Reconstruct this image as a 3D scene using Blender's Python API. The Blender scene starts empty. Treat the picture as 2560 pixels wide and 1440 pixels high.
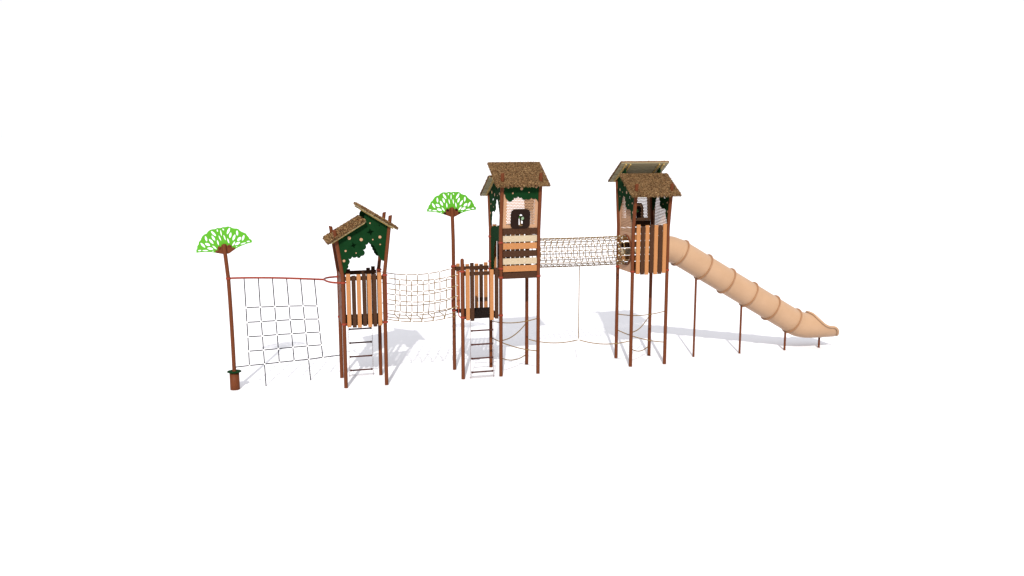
import bpy, bmesh, math, random
from math import sin, cos, pi, radians, atan2, sqrt
from mathutils import Vector, Matrix
from mathutils.geometry import tessellate_polygon
random.seed(7)
S = bpy.context.scene
COL = S.collection

# ------------------------------------------------------------------ camera, world, sun
cd = bpy.data.cameras.new("camera"); cam = bpy.data.objects.new("camera", cd); COL.objects.link(cam)
cd.sensor_width = 36.0; cd.lens = 2284.957 / 2560 * 36
cd.clip_end = 4000; cd.clip_start = 0.1
TH, PSI = 0.164529, 0.283516
cam.location = (-2.17485, -22.05544, 6.10642)
cam.rotation_euler = (pi / 2 - TH, 0, -PSI)
S.camera = cam

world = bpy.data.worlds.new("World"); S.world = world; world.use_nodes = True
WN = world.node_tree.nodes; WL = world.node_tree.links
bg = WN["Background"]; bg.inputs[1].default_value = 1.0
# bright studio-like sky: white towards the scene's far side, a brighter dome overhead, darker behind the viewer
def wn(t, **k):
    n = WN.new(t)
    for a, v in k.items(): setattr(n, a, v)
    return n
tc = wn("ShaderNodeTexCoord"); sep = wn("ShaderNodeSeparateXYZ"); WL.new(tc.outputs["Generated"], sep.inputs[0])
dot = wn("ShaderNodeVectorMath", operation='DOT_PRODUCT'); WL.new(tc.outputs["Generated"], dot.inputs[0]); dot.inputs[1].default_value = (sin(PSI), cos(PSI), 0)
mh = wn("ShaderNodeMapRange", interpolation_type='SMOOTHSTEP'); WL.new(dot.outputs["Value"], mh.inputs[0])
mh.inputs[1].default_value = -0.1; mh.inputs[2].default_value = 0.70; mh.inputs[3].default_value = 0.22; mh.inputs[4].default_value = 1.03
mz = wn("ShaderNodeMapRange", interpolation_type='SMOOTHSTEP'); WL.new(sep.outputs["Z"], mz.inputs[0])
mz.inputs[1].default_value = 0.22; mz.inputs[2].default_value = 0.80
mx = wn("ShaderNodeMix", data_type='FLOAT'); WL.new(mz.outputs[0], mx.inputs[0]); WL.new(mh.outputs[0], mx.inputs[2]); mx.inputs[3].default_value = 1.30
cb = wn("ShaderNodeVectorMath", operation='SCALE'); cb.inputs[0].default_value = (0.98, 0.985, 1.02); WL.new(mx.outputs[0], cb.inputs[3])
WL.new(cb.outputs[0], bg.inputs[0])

AZ, EL = radians(17.7), radians(37.3)
sl = bpy.data.lights.new("sun", 'SUN'); sun = bpy.data.objects.new("sun", sl); COL.objects.link(sun)
sl.energy = 4.6; sl.angle = radians(1.0); sl.color = (1.0, 0.96, 0.90)
sun.rotation_euler = Vector((cos(EL) * sin(AZ), cos(EL) * cos(AZ), -sin(EL))).to_track_quat('-Z', 'Y').to_euler()
sun.location = (-10, -30, 25)

S.view_settings.view_transform = 'Standard'; S.view_settings.look = 'None'
S.view_settings.exposure = 0.0; S.view_settings.gamma = 1.0
S.render.engine = 'CYCLES'

# ------------------------------------------------------------------ materials
def mat(name, col, rough=0.6, col2=None, scale=30, stretch=(1, 1, 1), bump=0.0, spec=0.10, detail=4, island=None, metal=0.0):
    m = bpy.data.materials.new(name); m.use_nodes = True
    nt = m.node_tree; N = nt.nodes; L = nt.links
    b = N["Principled BSDF"]
    b.inputs["Base Color"].default_value = (*col, 1); b.inputs["Roughness"].default_value = rough
    b.inputs["Specular IOR Level"].default_value = spec; b.inputs["Metallic"].default_value = metal
    if col2 is not None or bump:
        tc = N.new("ShaderNodeTexCoord"); mp = N.new("ShaderNodeMapping"); mp.inputs["Scale"].default_value = stretch
        nz = N.new("ShaderNodeTexNoise"); nz.inputs["Scale"].default_value = scale; nz.inputs["Detail"].default_value = detail
        L.new(tc.outputs["Object"], mp.inputs[0]); L.new(mp.outputs[0], nz.inputs["Vector"])
        if col2 is not None:
            r = N.new("ShaderNodeValToRGB")
            r.color_ramp.elements[0].position = 0.36; r.color_ramp.elements[0].color = (*col, 1)
            r.color_ramp.elements[1].position = 0.64; r.color_ramp.elements[1].color = (*col2, 1)
            L.new(nz.outputs["Fac"], r.inputs[0]); L.new(r.outputs[0], b.inputs["Base Color"])
        if bump:
            bp = N.new("ShaderNodeBump"); bp.inputs["Strength"].default_value = bump; bp.inputs["Distance"].default_value = 0.01
            L.new(nz.outputs["Fac"], bp.inputs["Height"]); L.new(bp.outputs[0], b.inputs["Normal"])
    if island:
        g = N.new("ShaderNodeNewGeometry"); r = N.new("ShaderNodeValToRGB"); cr = r.color_ramp
        cr.interpolation = 'CONSTANT'
        for i, (p, c) in enumerate(island):
            e = cr.elements[i] if i < 2 else cr.elements.new(p)
            e.position = p; e.color = (*c, 1)
        L.new(g.outputs["Random Per Island"], r.inputs[0]); L.new(r.outputs[0], b.inputs["Base Color"])
    return m

M = {}
M['ground'] = mat('white_ground', (0.715, 0.71, 0.735), 0.9, (0.70, 0.695, 0.72), 1.5, spec=0.1)
M['post'] = mat('red_brown_wood', (0.100, 0.0290, 0.0115), 0.5, (0.124, 0.0370, 0.0150), 18, (6, 6, 0.6), 0.10, spec=0.06)
M['orange'] = mat('orange_plank', (0.3248, 0.1363, 0.0493), 0.65, (0.3828, 0.1740, 0.0696), 34, (3, 3, 0.8), 0.25)
M['brown'] = mat('brown_plank', (0.0324, 0.0140, 0.0076), 0.75, (0.0670, 0.0313, 0.0178), 90, (1, 1, 0.6), 0.35, spec=0.04)
M['cream'] = mat('cream_plank', (0.3472, 0.2666, 0.1736), 0.7, (0.4464, 0.3720, 0.2666), 26, (1, 0.5, 7), 0.25)
M['beige'] = mat('beige_plastic', (0.3720, 0.2077, 0.1209), 0.45, (0.3906, 0.2232, 0.1302), 4)
M['slide'] = mat('sand_plastic', (0.358, 0.2240, 0.1350), 0.42, (0.382, 0.242, 0.149), 2.2, spec=0.22)
M['slide_rim'] = mat('sand_rim_plastic', (0.2640, 0.1353, 0.0693), 0.42, (0.2838, 0.1485, 0.0759), 3, spec=0.22)
M['green'] = mat('dark_green_board', (0.0034, 0.0235, 0.0062), 0.8, (0.0044, 0.0280, 0.0080), 6, spec=0.03)
M['lime'] = mat('lime_green_metal', (0.0760, 0.2975, 0.0165), 0.45, (0.0826, 0.3108, 0.0198), 5)
M['coral'] = mat('coral_red_metal', (0.2100, 0.0325, 0.0175), 0.38, (0.2300, 0.0375, 0.0200), 9)
M['dark'] = mat('dark_brown_plastic', (0.0130, 0.0065, 0.0045), 0.5, (0.016, 0.008, 0.006), 8, spec=0.06)
M['black'] = mat('black_deck', (0.0070, 0.0048, 0.0040), 0.8, (0.014, 0.010, 0.009), 60, bump=0.3, spec=0.03)
M['rope'] = mat('tan_rope', (0.130, 0.080, 0.030), 0.85, (0.25, 0.155, 0.062), 60, bump=0.5, spec=0.03)
M['navy'] = mat('dark_rope', (0.006, 0.005, 0.010), 0.8, (0.012, 0.010, 0.016), 60, bump=0.4)
M['white'] = mat('white_plastic', (0.80, 0.79, 0.77), 0.5, (0.84, 0.83, 0.82), 20)
M['steel'] = mat('galvanised_steel', (0.16, 0.11, 0.11), 0.45, (0.24, 0.18, 0.18), 40, metal=0.2)
M['rung'] = mat('rung_rubber', (0.0450, 0.0132, 0.0096), 0.5, (0.0600, 0.0180, 0.0120), 30)
M['underside'] = mat('grey_roof_board', (0.2702, 0.2357, 0.1437), 0.7, (0.3450, 0.3105, 0.2070), 14, (6, 0.6, 6), 0.2)
M['rafter'] = mat('yellow_pine', (0.40, 0.27, 0.09), 0.65, (0.48, 0.34, 0.13), 20, (0.6, 5, 5), 0.2)
M['thatch_bed'] = mat('thatch_bed', (0.1100, 0.0605, 0.0275), 0.9, (0.2420, 0.1430, 0.0660), 70, bump=0.8)
M['thatch'] = mat('straw', (0.25, 0.14, 0.06), 0.85, island=[(0.0, (0.030, 0.013, 0.006)), (0.28, (0.115, 0.058, 0.024)),
                  (0.52, (0.225, 0.125, 0.050)), (0.72, (0.35, 0.215, 0.095)), (0.88, (0.56, 0.39, 0.20)), (0.96, (0.20, 0.055, 0.025))])
M['scope_green'] = mat('scope_green', (0.0350, 0.1960, 0.0210), 0.3, (0.0420, 0.2100, 0.0245), 6, spec=0.5)
M['lens'] = mat('lens_glass', (0.16, 0.30, 0.14), 0.08, (0.22, 0.34, 0.20), 5, spec=0.9)
M['bronze'] = mat('bronze_base', (0.1400, 0.0850, 0.0400), 0.4, (0.1600, 0.1000, 0.0500), 10)

# ------------------------------------------------------------------ mesh building
class MB:
    def __init__(s): s.v = []; s.f = []; s.sm = []
    def add(s, vs, fs, smooth=False):
        o = len(s.v); s.v += [tuple(p) for p in vs]
        s.f += [tuple(i + o for i in f) for f in fs]; s.sm += [smooth] * len(fs); return s
    def box(s, a, b, c=0.0):
        """axis-aligned box a..b with chamfered vertical and horizontal edges"""
        (x0, y0, z0), (x1, y1, z1) = a, b
        if c <= 0:
            vs = [(x, y, z) for z in (z0, z1) for y in (y0, y1) for x in (x0, x1)]
            return s.add(vs, [(0, 2, 3, 1), (4, 5, 7, 6), (0, 1, 5, 4), (2, 6, 7, 3), (0, 4, 6, 2), (1, 3, 7, 5)])
        bm = bmesh.new(); bmesh.ops.create_cube(bm, size=1.0)
        for v in bm.verts:
            v.co = Vector(((x0 + x1) / 2 + v.co.x * (x1 - x0), (y0 + y1) / 2 + v.co.y * (y1 - y0), (z0 + z1) / 2 + v.co.z * (z1 - z0)))
        bmesh.ops.bevel(bm, geom=bm.edges[:], offset=c, segments=1, affect='EDGES')
        bm.verts.index_update()
        s.add([v.co.copy() for v in bm.verts], [[v.index for v in f.verts] for f in bm.faces]); bm.free(); return s
    def tube(s, pts, r, n=12, cap=True, closed=False, smooth=True, dome=0.0):
        pts = [Vector(p) for p in pts]; k = len(pts); rings = []; up = None
        rs = r if isinstance(r, (list, tuple)) else [r] * k
        vs = []
        for i, p in enumerate(pts):
            if closed: t = (pts[(i + 1) % k] - pts[i - 1])
            else: t = (pts[min(i + 1, k - 1)] - pts[max(i - 1, 0)])
            t.normalize()
            if up is None:
                up = Vector((0, 0, 1)) if abs(t.z) < 0.9 else Vector((0, 1, 0))
            up = (up - t * up.dot(t)).normalized(); sd = t.cross(up)
            m = 1.0
            if not closed and 0 < i < k - 1:
                a = (pts[i] - pts[i - 1]).normalized(); m = 1.0 / max(0.5, a.dot(t))
            for j in range(n):
                a = 2 * pi * j / n
                vs.append(p + (sd * cos(a) + up * sin(a)) * rs[i] * (m if n > 6 else 1))
        fs = []
        for i in range(k if closed else k - 1):
            a = i * n; b = ((i + 1) % k) * n
            for j in range(n): fs.append((a + j, a + (j + 1) % n, b + (j + 1) % n, b + j))
        s.add(vs, fs, smooth)
        if cap and not closed:
            s.add(vs[:n], [tuple(range(n - 1, -1, -1))]); s.add(vs[-n:], [tuple(range(n))])
        return s
    def lathe(s, c, prof, n=24, axis='z', smooth=True):
        """prof: list of (radius, height)"""
        vs = []
        for r, h in prof:
            for j in range(n):
                a = 2 * pi * j / n; x, y = r * cos(a), r * sin(a)
                q = (x, y, h) if axis == 'z' else ((h, x, y) if axis == 'x' else (x, h, y))
                vs.append((c[0] + q[0], c[1] + q[1], c[2] + q[2]))
        fs = [(i * n + j, i * n + (j + 1) % n, (i + 1) * n + (j + 1) % n, (i + 1) * n + j) for i in range(len(prof) - 1) for j in range(n)]
        return s.add(vs, fs, smooth)
    def plate(s, outline, holes, t, fn):
        """flat polygon with holes, thickness t; fn(a, b, w) -> 3D"""
        polys = [outline] + list(holes)
        tri = tessellate_polygon([[Vector((x, y, 0)) for x, y in p] for p in polys])
        flat = [p for pl in polys for p in pl]; n = len(flat)
        vs = [fn(x, y, -t / 2) for x, y in flat] + [fn(x, y, t / 2) for x, y in flat]
        fs = [tuple(a) for a in tri] + [tuple(i + n for i in reversed(a)) for a in tri]
        o = 0
        for pl in polys:
            k = len(pl)
            for i in range(k):
                a, b = o + i, o + (i + 1) % k; fs.append((a, b, b + n, a + n))
            o += k
        return s.add(vs, fs)
    def build(s, name, m, parent=None, recalc=True):
        me = bpy.data.meshes.new(name); me.from_pydata(s.v, [], s.f); me.materials.append(m)
        me.polygons.foreach_set('use_smooth', s.sm); me.update()
        if recalc:
            bm = bmesh.new(); bm.from_mesh(me); bmesh.ops.recalc_face_normals(bm, faces=bm.faces[:]); bm.to_mesh(me); bm.free()
        o = bpy.data.objects.new(name, me); COL.objects.link(o)
        if parent: o.parent = parent
        return o

def tag(o, label=None, cat=None, group=None, kind=None):
    for k, v in (('label', label), ('category', cat), ('group', group), ('kind', kind)):
        if v: o[k] = v
    return o
def thing(name, loc, rz, label, cat, group=None):
    e = bpy.data.objects.new(name, None); e.empty_display_size = 0.2; COL.objects.link(e)
    e.location = loc; e.rotation_euler = (0, 0, rz); return tag(e, label, cat, group)

def arc(p, q, b, n=7):
    """points from p to q bulging by b*|pq| to the right-hand side; excludes q"""
    p = Vector(p); q = Vector(q); d = q - p; L = d.length
    if abs(b) < 1e-3: return [tuple(p)]
    nrm = Vector((d.y, -d.x)) / L
    h = b * L; R = (L * L / 4 + h * h) / (2 * h); c = (p + q) / 2 + nrm * (h - R)
    a0 = atan2(p.y - c.y, p.x - c.x); a1 = atan2(q.y - c.y, q.x - c.x)
    if b > 0:
        while a1 < a0: a1 += 2 * pi
    else:
        while a1 > a0: a1 -= 2 * pi
    return [(c.x + abs(R) * cos(a0 + (a1 - a0) * i / n), c.y + abs(R) * sin(a0 + (a1 - a0) * i / n)) for i in range(n)]
def circ(x, y, r, n=20): return [(x + r * cos(2 * pi * i / n), y + r * sin(2 * pi * i / n)) for i in range(n)]
def star(x, y, r, rot=0.2):
    return [(x + (r if i % 2 == 0 else r * 0.42) * cos(rot + pi * i / 4), y + (r if i % 2 == 0 else r * 0.42) * sin(rot + pi * i / 4)) for i in range(8)]
def rrect(cx, cy, w, h, r, n=6):
    o = []
    for sx, sy, a in ((1, 1, 0), (-1, 1, pi / 2), (-1, -1, pi), (1, -1, 1.5 * pi)):
        for i in range(n + 1):
            t = a + pi / 2 * i / n; o.append((cx + sx * (w / 2 - r) + r * cos(t), cy + sy * (h / 2 - r) + r * sin(t)))
    return o
def spline(pts, n=8):
    P = [Vector(p) for p in pts]; out = []
    for i in range(len(P) - 1):
        a = P[max(i - 1, 0)]; b = P[i]; c = P[i + 1]; d = P[min(i + 2, len(P) - 1)]
        for j in range(n):
            t = j / n
            out.append(0.5 * ((2 * b) + (c - a) * t + (2 * a - 5 * b + 4 * c - d) * t * t + (3 * b - a - 3 * c + d) * t ** 3))
    out.append(P[-1]); return out
def sagline(a, b, sag, n=14):
    a = Vector(a); b = Vector(b)
    return [a.lerp(b, i / n) - Vector((0, 0, 4 * sag * (i / n) * (1 - i / n))) for i in range(n + 1)]

# ------------------------------------------------------------------ ground
g = MB()
NR = 40
g.add([(-1500, -900, 0), (1500, -900, 0), (1500, 2600, 0), (-1500, 2600, 0)], [(0, 1, 2, 3)])
tag(g.build('ground', M['ground']), kind='structure')

PR = 0.0465     # post radius

def clamp(parent, x, y, z, r=PR, h=0.05):
    # sleeve that wraps the post, with a bolt lug
    b = MB(); b.lathe((x, y, z), [(r, -h / 2), (r + 0.009, -h / 2), (r + 0.012, -h / 2 + 0.006), (r + 0.012, h / 2 - 0.006), (r + 0.009, h / 2), (r, h / 2)], 20)
    b.box((x + r, y - 0.012, z - h / 2 + 0.008), (x + r + 0.028, y + 0.012, z + h / 2 - 0.008), 0.003)
    return b.build('clamp', M['coral'], parent)

# ------------------------------------------------------------------ roof slabs (unit frame: x across the slope, y along the ridge)
def make_slab_meshes(p0, p1, seed, up_dir):
    """p0 = low end (x, z), p1 = high end (x, z) of the upper surface"""
    rnd = random.Random(seed)
    P0 = Vector((p0[0], 0, p0[1])); P1 = Vector((p1[0], 0, p1[1]))
    d = (P1 - P0); L = d.length; d.normalize(); n = Vector((-d.z, 0, d.x))
    if n.z < 0: n = -n
    W = 0.688
    def F(s_, y, h): return P0 + d * s_ + Vector((0, y, 0)) + n * h
    def bx(mb, s0, s1, y0, y1, h0, h1):
        vs = [F(s_, y, h) for h in (h0, h1) for y in (y0, y1) for s_ in (s0, s1)]
        mb.add(vs, [(0, 2, 3, 1), (4, 5, 7, 6), (0, 1, 5, 4), (2, 6, 7, 3), (0, 4, 6, 2), (1, 3, 7, 5)])
    boards = MB(); nb = 5; w = (L - 0.05) / nb
    for i in range(nb): bx(boards, 0.03 + i * w + 0.010, 0.03 + (i + 1) * w - 0.010, -W + .01, W - .01, -0.080, -0.064)
    bed = MB(); bx(bed, 0.03, L - 0.02, -W, W, -0.0635, -0.022)
    raft = []
    for y in (-0.545, -0.42, 0.42, 0.545):
        r_ = MB(); bx(r_, 0.08, L - 0.06, y - 0.016, y + 0.016, -0.112, -0.0805); raft.append(r_)
    straw = MB()
    vs = []; fs = []
    def blade(base, dr, ln, wd):
        side = dr.cross(n + Vector((rnd.uniform(-.8, .8), rnd.uniform(-.8, .8), rnd.uniform(-.3, .3))))
        if side.length < 1e-4: side = Vector((0, 1, 0))
        side.normalize(); k = len(vs)
        vs.extend([base - side * wd, base + side * wd, base + dr * ln * 0.6 + side * wd * 0.8, base + dr * ln, base + dr * ln * 0.6 - side * wd * 0.8])
        fs.append((k, k + 1, k + 2, k + 3, k + 4))
    for i in range(7600):
        s_ = rnd.uniform(0.02, L - 0.02); y = rnd.uniform(-W, W)
        dr = (n * rnd.uniform(0.25, 0.75) - d * rnd.uniform(0.1, 1.0) + Vector((0, rnd.uniform(-.75, .75), 0))).normalized()
        blade(F(s_, y, rnd.uniform(-0.03, -0.015)), dr, rnd.uniform(0.025, 0.048), rnd.uniform(0.0028, 0.0052))
    for i in range(1500):     # low eave fringe
        dr = (-d + n * rnd.uniform(-0.6, 0.35) + Vector((0, rnd.uniform(-.5, .5), 0))).normalized()
        blade(F(rnd.uniform(0.02, 0.06), rnd.uniform(-W, W), rnd.uniform(-0.060, -0.02)), dr, rnd.uniform(0.03, 0.07), rnd.uniform(0.0028, 0.005))
    for sg in (-1, 1):        # gable-end fringe
        for i in range(1300):
            dr = (Vector((0, sg, 0)) * rnd.uniform(0.3, 1) - d * rnd.uniform(-0.1, 1) + n * rnd.uniform(-0.6, 0.5)).normalized()
            blade(F(rnd.uniform(0.02, L - 0.02), sg * (W - rnd.uniform(0, 0.02)), rnd.uniform(-0.060, -0.02)), dr, rnd.uniform(0.02, 0.045), rnd.uniform(0.0028, 0.005))
    for i in range(600):      # top edge
        dr = (d * rnd.uniform(0, 0.6) + n * rnd.uniform(0.1, 0.8) + Vector((0, rnd.uniform(-.7, .7), 0))).normalized()
        blade(F(L - 0.025, rnd.uniform(-W, W), rnd.uniform(-0.06, -0.02)), dr, rnd.uniform(0.012, 0.028), rnd.uniform(0.0028, 0.005))
    straw.add(vs, fs)
    return boards, bed, raft, straw
LOW_A, LOW_B = (-0.86, 3.628), (0.06, 4.172)
HIGH_A, HIGH_B = (0.855, 3.938), (-0.05, 4.502)
SLABS = {'low': make_slab_meshes(LOW_A, LOW_B, 3, 1), 'high': make_slab_meshes(HIGH_A, HIGH_B, 5, -1)}
_slabcache = {}
def shared(mb, name, m, parent, key, recalc=True):
    if key in _slabcache:
        o = bpy.data.objects.new(name, _slabcache[key]); COL.objects.link(o); o.parent = parent; return o
    o = mb.build(name, m, parent, recalc); _slabcache[key] = o.data; return o

LEANL, LEANH, ZK = 0.137, 0.121, 2.70

# ------------------------------------------------------------------ leaf-shaped gable panel outline in (x, z)
def gable_outline():
    o = []
    seq = [(-.545, 2.80), (-.47, 2.845), (-.413, 2.942), (-.363, 3.05), (-.354, 3.195), (-.267, 3.243), (-.153, 3.239), (-.05, 3.252), (.003, 3.398),
           (.07, 3.52), (.137, 3.582), (.225, 3.545), (.285, 3.495), (.325, 3.405), (.36, 3.325), (.395, 3.24), (.43, 3.165), (.53, 3.12)]
    bul = [.0, .22, .26, .27, .33, .25, .40, .45, .30, .26, .22, .22, .22, .2, .18, .18, .25]
    for i in range(len(seq) - 1): o += arc(seq[i], seq[i + 1], bul[i], 8)
    o += [seq[-1], (.645, 3.935), (.115, 4.285)]
    o += arc((.115, 4.285), (.07, 4.11), 0.20, 8)[1:]
    o += [(.07, 4.07), (.03, 4.035), (-.61, 3.65)]
    return o
GABLE = gable_outline()
GHOLES = [star(.192, 3.83, .095, 0.15), star(-.221, 3.517, .080, 0.3), star(.41, 3.98, .03), star(-.14, 3.82, .03)]
DOTS = [(-.318, 3.697, .041), (-.034, 3.651, .039), (.418, 3.70, .036), (.186, 4.042, .018), (.244, 3.643, .017), (.42, 3.519, .017), (-.414, 3.388, .025), (-.165, 3.33, .016), (-.459, 3.149, .032)]

def leaf_gable(parent, y, flip=False):
    sg = -1 if flip else 1
    b = MB(); b.plate(GABLE, GHOLES, 0.016, lambda a, c, w: (a, y + w, c)); o = b.build('leaf_panel', M['green'], parent)
    for (u, z, r) in DOTS:
        d = MB(); d.plate(circ(u, z, r, 18), [], 0.022, lambda a, c, w: (a, y + w, c)); d.build('fruit_dot', M['beige'], o)
    return o

def perforated(mb, a0, a1, b0, b1, fn, t=0.005, px=0.0385, pz=0.040, r=0.0150, skip=None):
    """sheet a0..a1 x b0..b1 with staggered round holes"""
    nrow = int(round((b1 - b0) / pz)); pz = (b1 - b0) / nrow
    ncol = int(round((a1 - a0) / px)); px = (a1 - a0) / ncol
    for j in range(nrow):
        z0 = b0 + j * pz; z1 = z0 + pz; off = 0.5 * px if j % 2 else 0
        edges = [a0] + [a0 + off + i * px for i in range(0 if off else 1, ncol if off else ncol)] + [a1]
        for i in range(len(edges) - 1):
            x0, x1 = edges[i], edges[i + 1]
            full = (x1 - x0) > px * 0.9
            cx, cz = (x0 + x1) / 2, (z0 + z1) / 2
            if not full or (skip and skip(cx, cz)):
                mb.add([fn(x0, z0, 0), fn(x1, z0, 0), fn(x1, z1, 0), fn(x0, z1, 0)], [(0, 1, 2, 3)]); continue
            sq = [(x1, cz), (x1, z1), (cx, z1), (x0, z1), (x0, cz), (x0, z0), (cx, z0), (x1, z0)]
            ci = [(cx + r * cos(pi * k / 4), cz + r * sin(pi * k / 4)) for k in range(8)]
            vs = [fn(p[0], p[1], 0) for p in sq] + [fn(p[0], p[1], 0) for p in ci] + [fn(p[0], p[1], -t) for p in ci]
            fs = [(k, (k + 1) % 8, 8 + (k + 1) % 8, 8 + k) for k in range(8)] + [(8 + k, 8 + (k + 1) % 8, 16 + (k + 1) % 8, 16 + k) for k in range(8)]
            mb.add(vs, fs)

def side_panel(parent, y, sg, dz, out=False):
    """beige side panel at plane y (outside direction sg) with round opening and perforated upper half"""
    b = MB(); z0, z1, zt = 1.54 + dz, 2.59 + dz, 3.80 + dz; cz = 3.10 - 0.985 + dz
    fn = lambda a, c, w: (a, y + w, c)
    yy = y + (0.026 if out else -0.022) * sg
    fn = lambda a, c, w: (a, yy + sg * w, c)
    b.plate([(-.452, z0), (.452, z0), (.452, z1), (-.452, z1)], [circ(0, cz, 0.385, 40)], 0.014, fn)
    b.plate([(-.452, z1), (-.40, z1), (-.40, zt), (-.59, zt), (-.452, 2.72 + dz)], [], 0.014, fn)
    b.plate([(.40, z1), (.452, z1), (.452, 2.72 + dz), (.58, zt), (.40, zt)], [], 0.014, fn)
    perforated(b, -.40, .40, z1, zt, fn, t=0.004)
    o = b.build('side_panel', M['beige'], parent, recalc=False)
    r_ = MB(); r_.tube([(0.395 * cos(2 * pi * i / 40), y + sg * 0.0, cz + 0.395 * sin(2 * pi * i / 40)) for i in range(40)], 0.024, 10, closed=True)
    r_.build('entry_ring', M['post'], o)
    return o

def picket_rail(parent, fn_box, items, z_rail0, z_rail1, span, name='railing', low_rail=None, hw=.048):
    """fn_box(mb, a0, a1, w0, w1, z0, z1); items = (a, z0, z1, colour)"""
    r = MB(); fn_box(r, span[0], span[1], 0.012, 0.045, z_rail0, z_rail1, 0.004)
    rail = r.build(name, M['brown'], parent)
    if low_rail: r = MB(); fn_box(r, span[0], span[1], 0.012, 0.045, low_rail[0], low_rail[1], 0.004); r.build('rail', M['brown'], rail)
    for (a, z0, z1, c) in items:
        p = MB(); fn_box(p, a - hw, a + hw, 0.047, 0.087, z0, z1, 0.005)
        p.build('picket', M[c], rail)
    return rail
ZT = [2.838, 2.792, 2.818, 2.833, 2.815, 2.810, 2.843]
ZB = [1.530, 1.513, 1.505, 1.537, 1.503, 1.509, 1.532]
AP = [-.381, -.253, -.130, 0.0, .123, .248, .372]

def post(parent, x, y, top, lean=(0, 0), zk=None, r=PR, clamps=(), dome=False, slant=0.0):
    """post from the ground; above zk it leans by lean per metre"""
    pts = [(x, y, 0)]
    if zk is not None:
        for k in range(-2, 3):
            z = zk + 0.07 * k; o = 0 if k < 0 else 0.07 * k * (0.5 if k < 2 else 0.9)
            pts.append((x + lean[0] * o, y + lean[1] * o, z))
        pts.append((x + lean[0] * (top - zk), y + lean[1] * (top - zk), top))
    else: pts.append((x, y, top))
    b = MB()
    if dome:
        pts2 = pts[:-1] + [(pts[-1][0], pts[-1][1], top - r)]
        rs = [r] * len(pts2)
        for k in range(1, 6):
            a = pi / 2 * k / 5; pts2.append((pts[-1][0], pts[-1][1], top - r + r * sin(a))); rs.append(max(0.002, r * cos(a)))
        b.tube(pts2, rs, 20)
    else: b.tube(pts, r, 20)
    if slant:
        for i, v in enumerate(b.v):
            if abs(v[2] - top) < 0.03: b.v[i] = (v[0], v[1], v[2] + slant * (v[0] - pts[-1][0]))
    o = b.build('post', M['post'], parent)
    for z in clamps:
        dx = lean[0] * max(0, z - (zk or 99)); clamp(o, x + dx, y + lean[1] * max(0, z - (zk or 99)), z)
    return o

def telescope_unit(T, dz, label):
    """green scope on a window plate; local frame of the tower, on the high side (x = +0.5)"""
    def loc(y, z, w): return (0.5 + (z - ZK) * LEANH + w, y, z + dz)
    zc = 3.073
    # window plate is a part of the tower; the scope is a thing of its own
    b = MB()
    key = [(-0.048, zc - .175), (-0.055, zc + .02), (-0.052, zc + .06), (-.035, zc + .10), (0, zc + .118), (.035, zc + .10), (.052, zc + .06), (0.055, zc + .02), (0.062, zc - .175)]
    b.plate(rrect(-.008, zc, .505, .49, .11), [key], 0.022, lambda a, c, w: loc(a, c, 0.030 + w))
    b.build('window_plate', M['dark'], T)
    M4 = Matrix.Translation(T.location) @ Matrix.Rotation(T.rotation_euler.z, 4, 'Z')
    base = M4 @ Vector(loc(0.012, zc - .17, 0.0))
    t = thing('telescope', base, T.rotation_euler.z, label, 'telescope', 'toy telescopes in the tower windows')
    inv = Matrix.Rotation(-T.rotation_euler.z, 4, 'Z')
    m = MB(); m.lathe((0, 0, 0), [(0.0, -0.012), (0.055, -0.012), (0.058, 0), (0.055, 0.012), (0.0, 0.013)], 20); m.build('base_disc', M['bronze'], t)
    m = MB(); m.tube([(0, 0, 0.0), (0, -.01, 0.155)], 0.021, 12)
    m.build('stand', M['bronze'], t)
    ax = Vector((1, 0.30, -0.16)).normalized(); c = Vector((0.0, -0.018, 0.205))
    body = MB(); body.tube([c - ax * 0.16, c - ax * 0.05, c + ax * 0.05, c + ax * 0.105], [0.034, 0.040, 0.044, 0.048], 20)
    bo = body.build('scope_tube', M['scope_green'], t)
    m = MB(); m.tube([c + ax * 0.09, c + ax * 0.135], 0.064, 24, cap=False); m.tube([c + ax * 0.135, c + ax * 0.1352], [0.064, 0.049], 24, cap=False)
    m.tube([c + ax * 0.112, c + ax * 0.1352], 0.049, 24, cap=False); m.tube([c + ax * 0.09, c + ax * 0.0902], [0.064, 0.044], 24, cap=False); m.build('lens_ring', M['dark'], bo)
    m = MB(); m.tube([c + ax * 0.112, c + ax * 0.116], 0.0485, 24); m.build('lens', M['lens'], bo)
    m = MB(); m.tube([c - ax * 0.19, c - ax * 0.155], 0.040, 16); m.build('eyepiece', M['dark'], bo)
    return t

# ------------------------------------------------------------------ towers
def roof(T, dz):
    for k in ('low', 'high'):
        boards, bed, raft, straw = SLABS[k]
        o = shared(boards, 'roof', M['underside'], T, k + 'b'); o.location = (0, 0, dz)
        shared(bed, 'thatch_bed', M['thatch_bed'], o, k + 'd')
        shared(straw, 'thatch', M['thatch'], o, k + 's', False)
        for i, r in enumerate(raft): shared(r, 'rafter', M['rafter'], o, k + 'r%d' % i)

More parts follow.
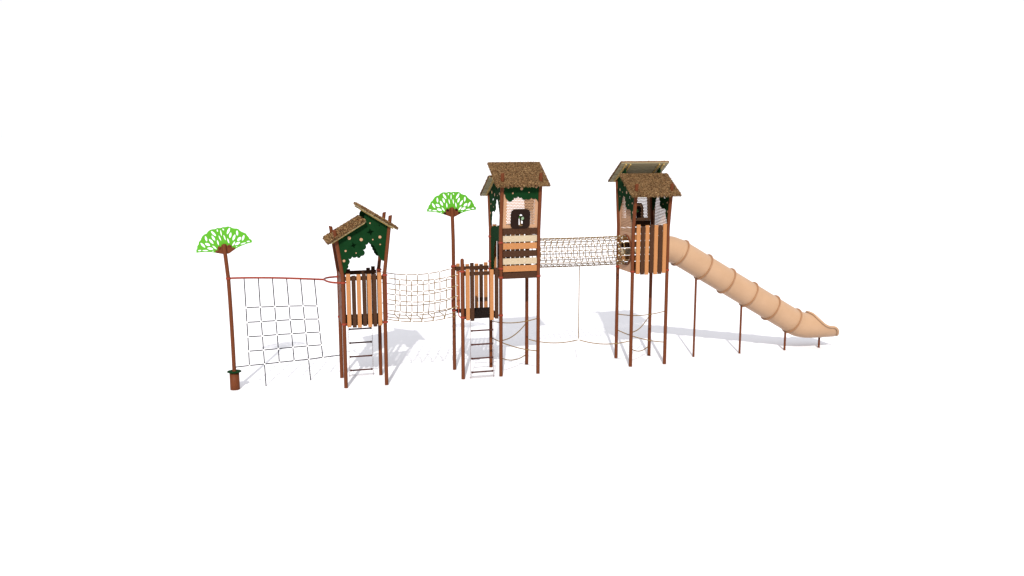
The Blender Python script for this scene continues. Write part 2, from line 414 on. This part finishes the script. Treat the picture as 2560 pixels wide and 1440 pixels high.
def tower(loc, rz, dz, label, clampz):
    T = thing('thatched_tower', loc, rz, label, 'play tower', 'thatched play towers on tall brown posts')
    for (x, y) in ((-.5, -.5), (-.5, .5), (.5, -.5), (.5, .5)):
        lean = (-LEANL, 0) if x < 0 else (LEANH, 0)
        top = (3.90 if x < 0 else 4.215) + dz
        post(T, x, y, top, lean, ZK + dz, clamps=clampz.get((x, y), (1.595 + dz,)), slant=0.35 if x > 0 else -0.35)
    roof(T, dz)
    d = MB()
    d.box((-.45, -.45, 1.62 + dz), (.45, .45, 1.645 + dz), .003)
    d.box((-.45, -.452, 1.54 + dz), (.45, -.425, 1.6195 + dz), .003); d.box((-.45, .425, 1.54 + dz), (.45, .452, 1.6195 + dz), .003)
    d.box((-.452, -.424, 1.541 + dz), (-.425, .424, 1.6195 + dz), .003); d.box((.425, -.424, 1.541 + dz), (.452, .424, 1.6195 + dz), .003)
    deck = d.build('deck', M['black'], T)
    return T

def box_v(sign, y):     # railing on a face y = const, outwards = sign
    def f(mb, a0, a1, w0, w1, z0, z1, c):
        ya, yb = sorted((y + sign * w0, y + sign * w1)); mb.box((a0, ya, z0), (a1, yb, z1), c)
    return f
def box_u(sign, x):
    def f(mb, a0, a1, w0, w1, z0, z1, c):
        xa, xb = sorted((x + sign * w0, x + sign * w1)); mb.box((xa, a0, z0), (xb, a1, z1), c)
    return f
OB = ['orange', 'brown'] * 4

# --- first tower (short, between the climbing net and the rope bridge)
T1 = tower((0.5, 0.5, 0), 0, 0, 'shortest thatched tower with side-facing roof slopes, between the dark climbing net and the rope bridge',
           {(-.5, -.5): (1.595, 2.617), (-.5, .5): (1.595, 2.62), (.5, -.5): (1.595, 2.765), (.5, .5): (1.595, 2.765)})
leaf_gable(T1, -.5); leaf_gable(T1, .5)
picket_rail(T1, box_v(-1, -.5), [(AP[i], ZB[i], ZT[i], OB[i]) for i in range(7)], 2.665, 2.765, (-.45, .45))
r = picket_rail(T1, box_v(1, .5), [(AP[i], ZB[i], ZT[i], c) for i, c in ((0, 'brown'), (1, 'brown'), (5, 'brown'), (6, 'brown'))], 2.655, 2.755, (-.45, .45))
w = MB(); w.plate([(-.44, 1.53), (.44, 1.53), (.44, 2.78), (-.44, 2.78)], [circ(-.2, 2.4, .05), circ(.15, 2.28, .05), circ(-.1, 1.95, .05), circ(.22, 1.85, .05)], 0.018, lambda a, c, q: (-.515 + q, a, c))
cp = w.build('climbing_wall', M['post'], T1)

# --- middle tower (tall, horizontal boards)
T2 = tower((4.456, 0.5, 0), -pi / 2, 0.985, 'tall thatched tower fronted by horizontal brown, cream and orange boards, second tower from the left',
           {(.5, -.5): (1.60, 2.575, 2.804, 3.464), (.5, .5): (2.575,), (-.5, -.5): (1.60, 2.575, 2.862, 3.518), (-.5, .5): (2.575,)})
def high_side(T, dz):
    cols = ['brown', 'orange', 'cream', 'brown', 'orange', 'cream', 'brown']
    zb = [1.550, 1.728, 1.916, 2.108, 2.302, 2.487, 2.676]
    for i, c in enumerate(cols):
        b = MB(); h = 0.156
        if i == 6: b.plate([(-.447, zb[i]), (.447, zb[i]), (.447, zb[i] + h), (-.447, zb[i] + h)], [], .035, lambda a, c_, q: (.515 + max(0, c_ - ZK) * LEANH * .6 + q, a, c_ + dz))
        else: b.box((.495, -.447, zb[i] + dz), (.533, .447, zb[i] + h + dz), .004)
        b.build('board', M[c], T)
    b = MB(); fn = lambda a, c, w: (0.498 + (c - ZK) * LEANH + w, a, c + dz)
    a0, a1, b0, b1 = -.372, .385, 2.915, 3.795
    perforated(b, a0, a1, b0, b1, fn, t=0.005, skip=lambda x, z: abs(x) < .19 and abs(z - 3.073) < .19)
    # the plate goes solid round the perforation and behind the window it is cut away
    b.add([fn(-.452, 2.835, 0), fn(.452, 2.835, 0), fn(.452, b0, 0), fn(-.452, b0, 0)], [(0, 1, 2, 3)])
    b.add([fn(-.452, b0, 0), fn(a0, b0, 0), fn(a0, b1, 0), fn(-.452, b1, 0)], [(0, 1, 2, 3)])
    b.add([fn(a1, b0, 0), fn(.452, b0, 0), fn(.452, b1, 0), fn(a1, b1, 0)], [(0, 1, 2, 3)])
    # drop the faces behind the keyhole
    keep = []; 
    for f in b.f:
        cy = sum(b.v[i][1] for i in f) / len(f); cz = sum(b.v[i][2] for i in f) / len(f) - dz
        keep.append(not (abs(cy) < .17 and abs(cz - 3.08) < .17))
    b.f = [f for f, k in zip(b.f, keep) if k]; b.sm = [False] * len(b.f)
    pp = b.build('perforated_panel', M['beige'], T, recalc=False)
    for a in (-.415, .42):
        for z in (2.865, 3.15): bo = MB(); bo.add([fn(a + .006 * cos(k * pi / 3), z + .006 * sin(k * pi / 3), .002) for k in range(6)], [tuple(range(6))]); bo.build('screw', M['dark'], pp)
    seq = [(-.447, 3.70), (-.415, 3.690), (-.356, 3.560), (-.226, 3.552), (-.193, 3.610), (-.084, 3.640), (.009, 3.612), (.124, 3.572), (.266, 3.612), (.376, 3.582), (.42, 3.565), (.447, 3.50)]
    bul = [0, .18, .36, .2, .22, .22, .3, .24, .2, .2, .15]
    o = []
    for i in range(len(seq) - 1): o += arc(seq[i], seq[i + 1], bul[i], 7)
    o += [seq[-1], (.447, 3.90), (-.447, 3.90)]
    v = MB(); v.plate(o, [], 0.016, lambda a, c, w: fn(a, c, .016 + w)); vo = v.build('leaf_valance', M['green'], T)
    for (a, z, r_) in ((0.0, 3.83, .037), (-.225, 3.722, .021), (.195, 3.735, .014), (.385, 3.865, .026), (-.345, 3.86, .02)):
        v = MB(); v.plate(circ(a, z, r_, 16), [], 0.022, lambda a_, c, w: fn(a_, c, .016 + w)); v.build('fruit_dot', M['beige'], vo)
def low_side(T, dz):
    picket_rail(T, box_u(-1, -.5), [(-AP[i], ZB[i] + dz, ZT[i] + dz, OB[i]) for i in range(7)], 2.665 + dz, 2.765 + dz, (-.45, .45), low_rail=(1.56 + dz, 1.655 + dz), hw=.053)
high_side(T2, .985); low_side(T2, .985)
g1 = leaf_gable(T2, -.5); g1.location = (0, 0, .985)
g2 = leaf_gable(T2, .5); g2.location = (0, 0, .985)
side_panel(T2, .5, 1, .985, True)
telescope_unit(T2, .985, 'green telescope behind the dark keyhole plate, above the horizontal boards of the tall second tower')
# tree-shaped arch over the climb from the small platform (x_local = 0.5 - world y)
q = MB()
out = [(-.43, 2.68), (-.43, 3.70)] 
tops = [(-.43, 3.70), (-.34, 3.76), (-.25, 3.80), (-.16, 3.77), (-.04, 3.83), (.06, 3.80), (.16, 3.82), (.27, 3.85), (.36, 3.84), (.43, 3.78)]
out = [(-.43, 2.68)]
for i in range(len(tops) - 1): out += arc(tops[i], tops[i + 1], -.28, 6)
out += [(.43, 3.78)] + arc((.43, 3.46), (.30, 3.44), -.0, 5) + arc((.30, 3.44), (.14, 3.46), .25, 6) + arc((.14, 3.46), (0.0, 3.49), -.1, 4) + arc((0.0, 3.49), (-.17, 3.28), -.15, 5) + [(-.21, 3.1), (-.225, 2.68)]
q.plate(out, [], .016, lambda a, c, w_: (a, -.50 + w_, c)); q.build('tree_panel', M['green'], T2)
q = MB(); q.tube([(-.44, -.46, 2.70), (-.40, -.56, 2.70), (-.40, -.56, 2.0), (-.40, -.56, 1.75), (-.44, -.46, 1.75)], .012, 10); q.build('grab_bar', M['coral'], T2)

# --- right tower
T3 = tower((8.067, 0.5, 0), pi / 2, 0.985, 'tall thatched tower fronted by vertical orange and brown planks, where the tube slide starts', {})
high_side(T3, .985)
low_side(T3, .985)
for y in (-.5, .5):
    gg = leaf_gable(T3, y); gg.location = (0, 0, .985)
    side_panel(T3, y, 1 if y > 0 else -1, .985, y < 0)
telescope_unit(T3, .985, 'telescope at the back window of the right tower, seen dark through the tower from inside')

# ------------------------------------------------------------------ small open platform
P = thing('low_platform', (3.456, 0.5, 0), 0, 'small open platform with plank railings and no roof, left of the tall second tower', 'play platform')
post(P, -.5, -.5, 3.10, clamps=(1.60, 2.77), dome=True)
d = MB(); d.box((-.45, -.45, 1.62), (.45, .45, 1.645), .003)
d.box((-.45, -.452, 1.54), (.45, -.425, 1.6195), .003); d.box((-.45, .425, 1.54), (.45, .452, 1.6195), .003)
dk = d.build('deck', M['black'], P)
picket_rail(P, box_v(-1, -.5), [(-.377, 1.53, 2.838, 'orange'), (-.262, 1.51, 2.824, 'brown'), (.242, 1.508, 2.801, 'orange'), (.368, 1.535, 2.843, 'brown')], 2.663, 2.755, (-.45, .45))
picket_rail(P, box_v(1, .5), [(-.367 + .125 * i, 1.53 - .01 * (i % 3), [2.826, 2.81, 2.802, 2.828, 2.805, 2.786, 2.83][i], OB[i]) for i in range(7)], 2.650, 2.748, (-.45, .45))

# ------------------------------------------------------------------ palm posts
FANS = 1 / 645.0
def fan_mesh(parent, c, tilt, dy):
    """c = hub centre (x, y, z); traced fan shape in its own plane"""
    Lo = [(128, 390), (135, 345), (150, 335), (160, 290), (182, 272), (195, 232), (225, 210), (245, 175), (268, 148), (300, 130), (330, 126), (352, 100), (392, 76), (430, 74), (465, 78), (500, 66), (535, 74)]
    Ro = [(550, 76), (580, 66), (615, 72), (660, 68), (695, 84), (720, 106), (755, 118), (782, 122), (808, 140), (822, 165), (850, 188), (878, 206), (902, 222), (912, 252), (930, 280), (940, 312), (966, 330), (968, 372)]
    Bo = [(880, 380), (800, 398), (740, 416), (690, 436), (600, 478), (525, 480), (420, 444), (350, 420), (270, 402), (200, 394)]
    hl = [((182, 364), 25, 11, 0), ((262, 378), 44, 10, 8), ((340, 362), 45, 20, 20), ((313, 292), 40, 22, 35), ((243, 292), 48, 17, 58), ((308, 202), 42, 16, 85), ((405, 356), 42, 12, 52),
          ((375, 256), 48, 18, 60), ((430, 142), 52, 18, 58), ((415, 210), 44, 17, 68), ((467, 290), 42, 11, 85), ((508, 228), 44, 9, 78), ((494, 106), 19, 10, 90), ((540, 152), 46, 9, 90), ((582, 104), 18, 9, 65),
          ((370, 408), 14, 6, 5)]
    hr = [((912, 348), 25, 11, 0), ((832, 366), 44, 10, -8), ((748, 352), 45, 20, -20), ((786, 288), 40, 22, -38), ((848, 280), 46, 17, -62), ((774, 192), 42, 16, -84), ((692, 346), 40, 12, -50),
          ((714, 252), 50, 18, -60), ((652, 140), 54, 18, -58), ((668, 208), 44, 17, -70), ((622, 288), 42, 11, -97), ((578, 230), 44, 9, -78 - 22), ((726, 398), 12, 6, -5)]
    ct = cos(tilt); st = sin(tilt)
    def P2(X, Y): return ((X - 550) * FANS, (335 - Y) * FANS)
    def fn(a, b, w): return (c[0] + a * ct - b * st, c[1] + dy + w, c[2] + a * st + b * ct)
    holes = []
    for (cx, cy), a, b, ang in hl + hr:
        t = radians(ang)
        pts = []
        for k in range(12):
            p = 2 * pi * k / 12
            ex = a * cos(p); ey = b * sin(p) * (1 - 0.25 * abs(cos(p)))
            pts.append(P2(cx + ex * cos(t) - ey * sin(t), cy + ex * sin(t) + ey * cos(t)))
        holes.append(pts)
    b = MB(); b.plate([P2(*p) for p in Lo + Ro + Bo], holes, 0.012, fn)
    o = b.build('palm_leaf', M['lime'], parent)
    hb = MB(); H = [(600, 482), (692, 436)] + [(700, 415), (676, 402), (655, 410), (655, 370), (625, 345), (596, 362), (580, 330), (515, 330), (500, 362), (470, 345), (445, 370), (445, 408), (420, 402), (400, 418), (412, 440), (525, 482)]
    hb.plate([P2(*p) for p in H], [], 0.02, lambda a_, b_, w: fn(a_, b_, w - 0.018)); h = hb.build('leaf_bracket', M['post'], o)
    for (X, Y) in ((478, 372), (625, 366), (430, 424), (676, 418)):
        x, z = P2(X, Y); p = fn(x, z, -0.028); kb = MB(); kb.lathe((p[0], p[1], p[2]), [(0, -.022), (.020, -.020), (.028, -.012), (.031, 0)], 14, axis='y'); kb.build('bolt_cap', M['dark' if tilt < .1 else 'post'], h)
    return o
def palm(name, loc, pts, hub, tilt, label, clamps=(), base=False, dy=.06):
    t = thing(name, loc, 0, label, 'palm post', 'brown posts topped by lime green palm leaf fans')
    b = MB(); r0 = PR; L = list(spline(pts, 6)); n = len(L)
    top = Vector(L[-1]); dirv = (Vector(L[-1]) - Vector(L[-2])).normalized(); rs = [r0] * n
    for k in range(1, 6):
        a = pi / 2 * k / 5; L.append(top + dirv * r0 * sin(a)); rs.append(max(.002, r0 * cos(a)))
    b.tube(L, rs, 20); po = b.build('post', M['post'], t)
    for (x, y, z) in clamps: clamp(po, x, y, z)
    fan_mesh(t, hub, tilt, dy)
    if base:
        b = MB(); b.lathe((0, 0, 0), [(.0, .0), (.113, 0.0), (.115, .004), (.115, .437), (0, .437)], 36); bo = b.build('base_drum', M['post'], t)
        b = MB(); b.lathe((0, 0, 0), [(.0, .438), (.166, .438), (.170, .443), (.170, .452), (.165, .457), (0.0, .457)], 40); b.build('base_cap', M['green'], bo)
    return t
palm('palm_post', (-2.62, .632, 0), [(0, 0, .0), (0, 0, 1.0), (-.01, 0, 2.0), (-.025, 0, 2.70), (-.035, 0, 2.85), (-.06, 0, 3.2), (-.086, 0, 3.535)], (-.086, 0, 3.556), radians(8), 'palm fan post on a thick round base at the left end of the climbing net', clamps=((-.026, 0, 2.745),), base=True)
palm('palm_post', (2.956, 1.0, 0), [(0, 0, .0), (0, 0, 1.5), (0, 0, 3.2), (0, .01, 3.5), (-.003, .03, 3.8), (-.006, .06, 4.255)], (-.004, .06, 4.278), radians(-0.3), 'palm fan post without base drum, at the back corner of the small open platform', clamps=((0, 0, 1.60), (0, 0, 2.774)))

# ------------------------------------------------------------------ climbing net under the coral beam
N = thing('climbing_net', (-2.62, 0.6, 0), 0, 'dark square mesh climbing net hanging from a coral red beam beside the left palm post', 'climbing net')
Lc = Vector((-2.62, 0.6, 0))
def cross(lst, p, ax1, ax2, l=.030, r=.011):
    mb = MB(); mb.tube([p - ax1 * l, p + ax1 * l], r, 6, smooth=False); mb.tube([p - ax2 * l, p + ax2 * l], r, 6, smooth=False); lst.append((mb, p))
b = MB(); beam = [(-2.58, .632, 2.748), (-2.196, .61, 2.744), (-1.6, .60, 2.718), (-1.0, .59, 2.676), (-.54, .60, 2.636), (-.385, .60, 2.622)]
b.tube([Vector(p) - Lc for p in spline(beam, 6)], .024, 12)
for pth in ([(-.40, .60, 2.624), (-.385, .50, 2.622), (-.348, .33, 2.620), (-.264, .149, 2.618), (-.155, .045, 2.617), (-.055, .0, 2.617)], [(-.40, .60, 2.624), (-.385, .70, 2.622), (-.335, .85, 2.620), (-.24, .955, 2.619), (-.13, .995, 2.619), (-.055, 1.0, 2.62)]):
    b.tube([Vector(p) - Lc for p in spline(pth, 6)], .024, 12)
b.build('support_beam', M['coral'], N)
NT=[[(-2.285, 0.62, 2.726), (-2.274, 0.638, 2.012), (-2.269, 0.648, 1.646), (-2.262, 0.659, 1.285), (-2.26, 0.67, 0.921), (-2.259, 0.681, 0.559)],
[(-1.954, 0.608, 2.72), (-1.939, 0.643, 2.009), (-1.931, 0.663, 1.643), (-1.919, 0.685, 1.28), (-1.91, 0.707, 0.918), (-1.9, 0.729, 0.56)],
[(-1.625, 0.596, 2.71), (-1.599, 0.648, 2.0), (-1.585, 0.679, 1.643), (-1.568, 0.711, 1.285), (-1.554, 0.744, 0.922), (-1.543, 0.776, 0.566)],
[(-1.292, 0.584, 2.691), (-1.258, 0.654, 1.994), (-1.242, 0.694, 1.643), (-1.22, 0.737, 1.281), (-1.201, 0.781, 0.926), (-1.181, 0.824, 0.572)],
[(-0.962, 0.572, 2.669), (-0.921, 0.659, 1.982), (-0.897, 0.71, 1.636), (-0.875, 0.764, 1.278), (-0.847, 0.818, 0.928), (-0.825, 0.871, 0.572)],
[(-0.634, 0.56, 2.641), (-0.585, 0.664, 1.96), (-0.554, 0.725, 1.617), (-0.529, 0.79, 1.271), (-0.498, 0.854, 0.927), (-0.466, 0.919, 0.586)],
]
rp = MB(); cn = []
X = Vector((1, 0, 0)); Z = Vector((0, 0, 1))
NT = [[Vector(q) for q in c] for c in NT]
for ci, c in enumerate(NT):
    pts = list(c)
    if ci in (1, 4): pts.append(Vector((-1.888, .715, 0)) if ci == 1 else Vector((-.787, .975, 0)))
    rp.tube([p - Lc for p in pts], .0120, 6)
for ri in range(1, 6):
    pts = [c[ri] for c in NT]
    if ri == 5: pts = [Vector((-2.575, .632, .555))] + pts + [Vector((-.04, .98, .60))]
    rp.tube([p - Lc for p in pts], .0128, 6)
    for c in NT: cross(cn, c[ri] - Lc, X, Z, .021, .0145)
no = rp.build('net', M['navy'], N)
for c_, _p in cn: c_.build('connector', M['white'], no)

# ------------------------------------------------------------------ rope bridge
B = thing('rope_bridge', (1.955, 0.5, 0), 0, 'U-shaped tan rope net bridge between the shortest tower and the small open platform', 'rope bridge')
Bc = Vector((1.955, .5, 0))
rp = MB(); cn = []
def bp(x, y, z0): return Vector((x, y, z0 - .105 * (1 - ((x - 1.955) / .87) ** 2)))
zr = [2.694, 2.425, 2.155, 1.890, 1.645]
side = {0.0: [1.378, 1.67, 1.96, 2.25, 2.545], 1.0: [1.42, 1.712, 2.0, 2.30, 2.59]}
ends = {0.0: (1.075, 2.835), 1.0: (1.075, 2.885)}
for y in (0.0, 1.0):
    a, e = ends[y]
    sgn = 1 if y == 0 else -1
    for k, z in enumerate(zr):
        yy = y + sgn * (0.07 if k == 4 else 0.0)
        pts = [bp(a + (e - a) * i / 16, yy, z) for i in range(17)]
        rp.tube([p - Bc for p in pts], .0112, 5)
        for x in side[y]: cross(cn, bp(x, yy, z) - Bc, X, Z, .016, .0128)
        for x in (a, e): m_ = MB(); m_.tube([bp(x, yy, z) - Bc - X * .03, bp(x, yy, z) - Bc + X * .03], .010, 6); cn.append((m_, None))
    for x in side[y]:
        pts = [bp(x, y, z) for z in zr[:-1]] + [bp(x - .04, y + sgn * .07, zr[-1])]
        rp.tube([p - Bc for p in pts], .0112, 5)
for yy, dzf in ((.5, -.012),):
    rp.tube([bp(1.075 + 1.79 * i / 16, yy, zr[-1] + dzf) - Bc for i in range(17)], .0112, 5)
for i in range(5):
    xa, xb = side[0.0][i], side[1.0][i]
    ch = [bp(xa - .04, .07, zr[-1]), bp((xa + xb) / 2 + .02, .5, zr[-1] - .012), bp(xb - .04, .93, zr[-1])]
    rp.tube([p - Bc for p in ch], .0112, 5)
    cross(cn, ch[1] - Bc, X, Vector((0, 1, 0)), .016, .0128)
no = rp.build('net', M['rope'], B)
for c_, _p in cn: c_.build('connector', M['white'], no)
for (x, y, px) in ((2.853, -.01, 2.91), (2.903, 1.01, 2.94), (1.052, .0, 1.04), (1.052, 1.0, 1.04)):
    b = MB(); s_ = 1 if y < .5 else -1
    b.tube([Vector(p) - Bc for p in spline([(px, y, 2.775), (x + .01 * (1 if px > x else -1), y, 2.77), (x, y, 2.72), (x, y, 2.2), (x, y, 1.72), (x + .012 * (1 if px > x else -1), y, 1.64), (px, y, 1.60)], 5)], .0135, 10)
    b.build('end_frame', M['coral'], B)

# ------------------------------------------------------------------ net tunnel
K = thing('net_tunnel', (6.26, 0.5, 3.10), 0, 'round tan rope net tunnel joining the two tall towers high up', 'net tunnel')
rp = MB(); cn = []; R = .378; x0, x1 = 4.97 - 6.26, 7.62 - 6.26; nl = 14
def tz(x): return -.012 * (1 - (x / 1.3) ** 2)
for j in range(nl):
    a = 2 * pi * (j + .5) / nl
    rp.tube([(x0 + (x1 - x0) * i / 12, R * cos(a), R * sin(a) + tz(x0 + (x1 - x0) * i / 12)) for i in range(13)], .0112, 5)
nring = 16
for i in range(nring):
    x = x0 + .09 + .1665 * i
    if x > x1: break
    rp.tube([(x, R * cos(2 * pi * (j + .5) / nl), R * sin(2 * pi * (j + .5) / nl) + tz(x)) for j in range(nl)], .0112, 5, closed=True)
    for j in range(nl):
        a = 2 * pi * (j + .5) / nl; p = Vector((x, R * cos(a), R * sin(a) + tz(x)))
        cross(cn, p, X, Vector((0, -sin(a), cos(a))), .015, .0128)
no = rp.build('net', M['rope'], K)
cn.sort(key=lambda q: q[1].y)          # the hundred nearest joints are single parts, the rest one
for c_, _p in cn[:100]: c_.build('connector', M['white'], no)
rest = MB()
for c_, _p in cn[100:]: rest.add(c_.v, c_.f)
tag(rest.build('connector', M['white'], no), kind='stuff')

# ------------------------------------------------------------------ ladders
def ladder(x, y, w, label, ztop):
    t = thing('chain_ladder', (x, y, 0), 0, label, 'chain ladder', 'chain ladders under the platforms')
    for i, z in enumerate((.165, .524, .886, 1.246)):
        b = MB(); b.tube([(-w / 2 + .035, 0, z), (w / 2 - .035, 0, z)], .0205, 12)
        for s_ in (-1, 1):
            b.tube([(s_ * (w / 2 - .055), 0, z), (s_ * (w / 2 - .04), 0, z), (s_ * (w / 2 - .02), 0, z), (s_ * (w / 2 - .012), 0, z)], [.021, .030, .028, .009], 12)
        b.build('rung', M['rung'], t)
    for s_ in (-1, 1):
        b = MB(); z = 0.02; k = 0
        while z < ztop:
            h = .020; wv = .0085
            ring = [(wv * cos(a), h * sin(a)) for a in [2 * pi * q_ / 8 for q_ in range(8)]]
            pts = [(s_ * w / 2 + (p[0] if k % 2 else 0), (0 if k % 2 else p[0]), z + p[1]) for p in ring]
            b.tube(pts, .0028, 4, closed=True, smooth=False); z += .031; k += 1
        b.build('chain', M['steel'], t)
    b = MB(); b.tube([(-w / 2 - .03, 0, .03), (w / 2 + .03, 0, .03)], .005, 6); b.build('anchor_bar', M['steel'], t)
    return t
ladder(3.450, -.03, .605, 'chain ladder with four dark rungs hanging in front below the small open platform', 1.56)
ladder(.505, 1.03, .605, 'chain ladder with four dark rungs hanging at the back of the shortest tower', 1.56)

# ------------------------------------------------------------------ balance ropes below the tall towers
def rope_set(cx, label):
    t = thing('balance_ropes', (cx, .5, 0), 0, label, 'balance ropes', 'slack tan ropes strung between tower posts')
    for a, b_, s_ in (((-.46, .5, 1.245), (.46, -.5, 1.462), .075), ((-.46, -.5, .942), (.46, .5, 1.118), .085),
                      ((-.45, .5, .782), (.46, -.5, .61), .065), ((-.46, -.5, .467), (.46, .5, .262), .085)):
        m = MB(); m.tube(sagline(a, b_, s_), .0130, 6); m.build('rope', M['rope'], t)
    return t
rope_set(4.456, 'four slack tan ropes crossing between the lower posts of the second tower')
rope_set(8.067, 'four slack tan ropes crossing between the lower posts of the slide tower')
t = thing('hanging_rope', (6.257, .5, 0), 0, 'tan rope hanging from the net tunnel to two slack ropes between the tall towers', 'hanging rope')
m = MB(); m.tube([(0.002, 0, 2.715), (.001, 0, 1.7), (0, 0, .735)], .0120, 6); m.build('rope', M['rope'], t)
m = MB(); m.tube(sagline((-1.255, .46, .70), (-.015, 0, .708), .092), .0130, 6); m.build('foot_rope', M['rope'], t)
m = MB(); m.tube(sagline((.015, 0, .708), (1.27, -.47, .695), .100), .0130, 6); m.build('foot_rope', M['rope'], t)
m = MB(); m.tube([(-.02, .01, .71), (.02, -.01, .71)], .014, 8); m.tube([(0, 0, .695), (0, 0, .735)], .013, 8); m.build('connector', M['white'], t)

# ------------------------------------------------------------------ tube slide
SY = .512
SL = thing('tube_slide', (8.57, SY, 0), 0, 'sand coloured closed tube slide with round flanges descending to the right from the tall tower', 'slide')
So = Vector((8.57, SY, 0))
ax0, ax1 = Vector((9.187, 0, 2.9566)), Vector((12.811, 0, .859))
axd = (ax1 - ax0).normalized()
ctr = spline([(8.545, 0, 3.092), (8.72, 0, 3.090), (8.90, 0, 3.068), (9.06, 0, 3.012), tuple(ax0 - axd * .06)], 8) + [ax0 + axd * .004]
RT = .355
def loc_(p): return (p[0] - So.x, 0, p[2])
b = MB(); b.tube([loc_(p) for p in ctr], [RT] * len(ctr), 48, cap=False); b.build('tube_section', M['slide'], SL)
rc = [ax0 + (ax1 - ax0) * i / 5 for i in range(6)]
for i in range(5):
    b = MB(); b.tube([loc_(rc[i]), loc_(rc[i] + (rc[i + 1] - rc[i]) * .5), loc_(rc[i + 1])], RT - .0005 * (i % 2), 48, cap=False); b.build('tube_section', M['slide'], SL)
for i in range(6):
    c = rc[i]; n = 56
    prof = [(RT - .004, -.016), (RT + .038, -.016), (RT + .044, -.011), (RT + .044, -.002), (RT + .040, -.0008), (RT + .040, .0008), (RT + .044, .002), (RT + .044, .011), (RT + .038, .016), (RT - .004, .016)]
    sd = Vector((0, 1, 0)); up = axd.cross(sd)
    vs = []
    for r_, h in prof:
        for j in range(n):
            a = 2 * pi * j / n; vs.append(Vector(loc_(c)) + axd * h + (sd * cos(a) + up * sin(a)) * r_)
    fs = [(k * n + j, k * n + (j + 1) % n, (k + 1) * n + (j + 1) % n, (k + 1) * n + j) for k in range(len(prof) - 1) for j in range(n)]
    b = MB(); b.add(vs, fs, True); b.build('flange', M['slide_rim'], SL)
# exit chute: shell whose cut edge drops from a full tube to an open lip
def smooth_interp(x, tab):
    for (xa, ya), (xb, yb) in zip(tab[:-1], tab[1:]):
        if x <= xb:
            t_ = max(0, min(1, (x - xa) / (xb - xa))); return ya + (yb - ya) * t_
    return tab[-1][1]
cl = spline([(12.811, 0, .859), (12.96, 0, .778), (13.10, 0, .730), (13.28, 0, .700), (13.5, 0, .686), (13.8, 0, .680), (14.19, 0, .678)], 12)
cutp = spline([(13.29, 0, 1.046), (13.35, 0, 1.025), (13.41, 0, .96), (13.50, 0, .87), (13.60, 0, .785), (13.72, 0, .712), (13.84, 0, .682), (13.95, 0, .672), (14.04, 0, .635), (14.11, 0, .55), (14.15, 0, .45), (14.165, 0, .37), (14.17, 0, .325)], 6)
tab = [(p[0], p[2]) for p in cutp]
vs = []; nseg = 40; nst = 0; rim = []
samples = []
for i in range(len(cl) - 1): samples += [cl[i].lerp(cl[i + 1], k / 2) for k in range(2)]
for i, p in enumerate(samples):
    if p.x > 14.168: break
    tdir = (samples[min(i + 1, len(samples) - 1)] - samples[max(i - 1, 0)]).normalized() if i else axd
    up = Vector((0, 1, 0)).cross(tdir); up = up if up.z > 0 else -up
    if p.x < 13.29: th = pi
    else:
        zc = smooth_interp(p.x, tab); k = (zc - p.z) / RT
        th = pi - math.acos(max(-1, min(1, k)))
    for j in range(nseg + 1):
        a = th * (-1 + 2 * j / nseg)
        vs.append(Vector(loc_(p)) - up * RT * cos(a) + Vector((0, RT * sin(a), 0)))
    if p.x >= 13.29: rim.append((vs[-nseg - 1].copy(), vs[-1].copy()))
    nst += 1
fs = [(i * (nseg + 1) + j, i * (nseg + 1) + j + 1, (i + 1) * (nseg + 1) + j + 1, (i + 1) * (nseg + 1) + j) for i in range(nst - 1) for j in range(nseg)]
b = MB(); b.add(vs, fs, True); ex = b.build('exit_chute', M['slide'], SL)
sm = ex.modifiers.new('s', 'SOLIDIFY'); sm.thickness = .012; sm.offset = -1
loop = [r_[0] for r_ in rim] + [r_[1] for r_ in reversed(rim)]
# resample the rim loop evenly
def resample(pts, step):
    out = [pts[0]]; acc = 0
    for a_, b__ in zip(pts, pts[1:] + pts[:1]):
        L = (b__ - a_).length
        while acc + L >= step:
            t_ = (step - acc) / L; a_ = a_.lerp(b__, t_); out.append(a_.copy()); L = (b__ - a_).length; acc = 0
        acc += L
    return out
loop = resample(loop, .03)
for _ in range(2): loop = [(loop[i - 1] + loop[i] * 2 + loop[(i + 1) % len(loop)]) / 4 for i in range(len(loop))]
def outward(p):      # the lip stands proud of the shell like the other flanges
    v = Vector((0, p.y, p.z - .69)); k = min(1, v.length / .2)
    return p + v.normalized() * .030 * k + Vector((.012, 0, .008))
loop = [outward(p) for p in loop]
b = MB(); b.tube(loop, .034, 12, closed=True); b.build('exit_lip', M['slide'], ex)
for (x, zt) in ((9.704, 2.22), (11.152, 1.38), (12.613, .54), (13.757, .335)):
    b = MB(); b.tube([(x - So.x, 0, 0), (x - So.x, 0, zt)], .0305, 16)
    b.box((x - So.x - .05, -.07, zt - .02), (x - So.x + .05, .07, zt - .008), .002) if zt < .45 else None
    b.build('leg', M['post'], SL)
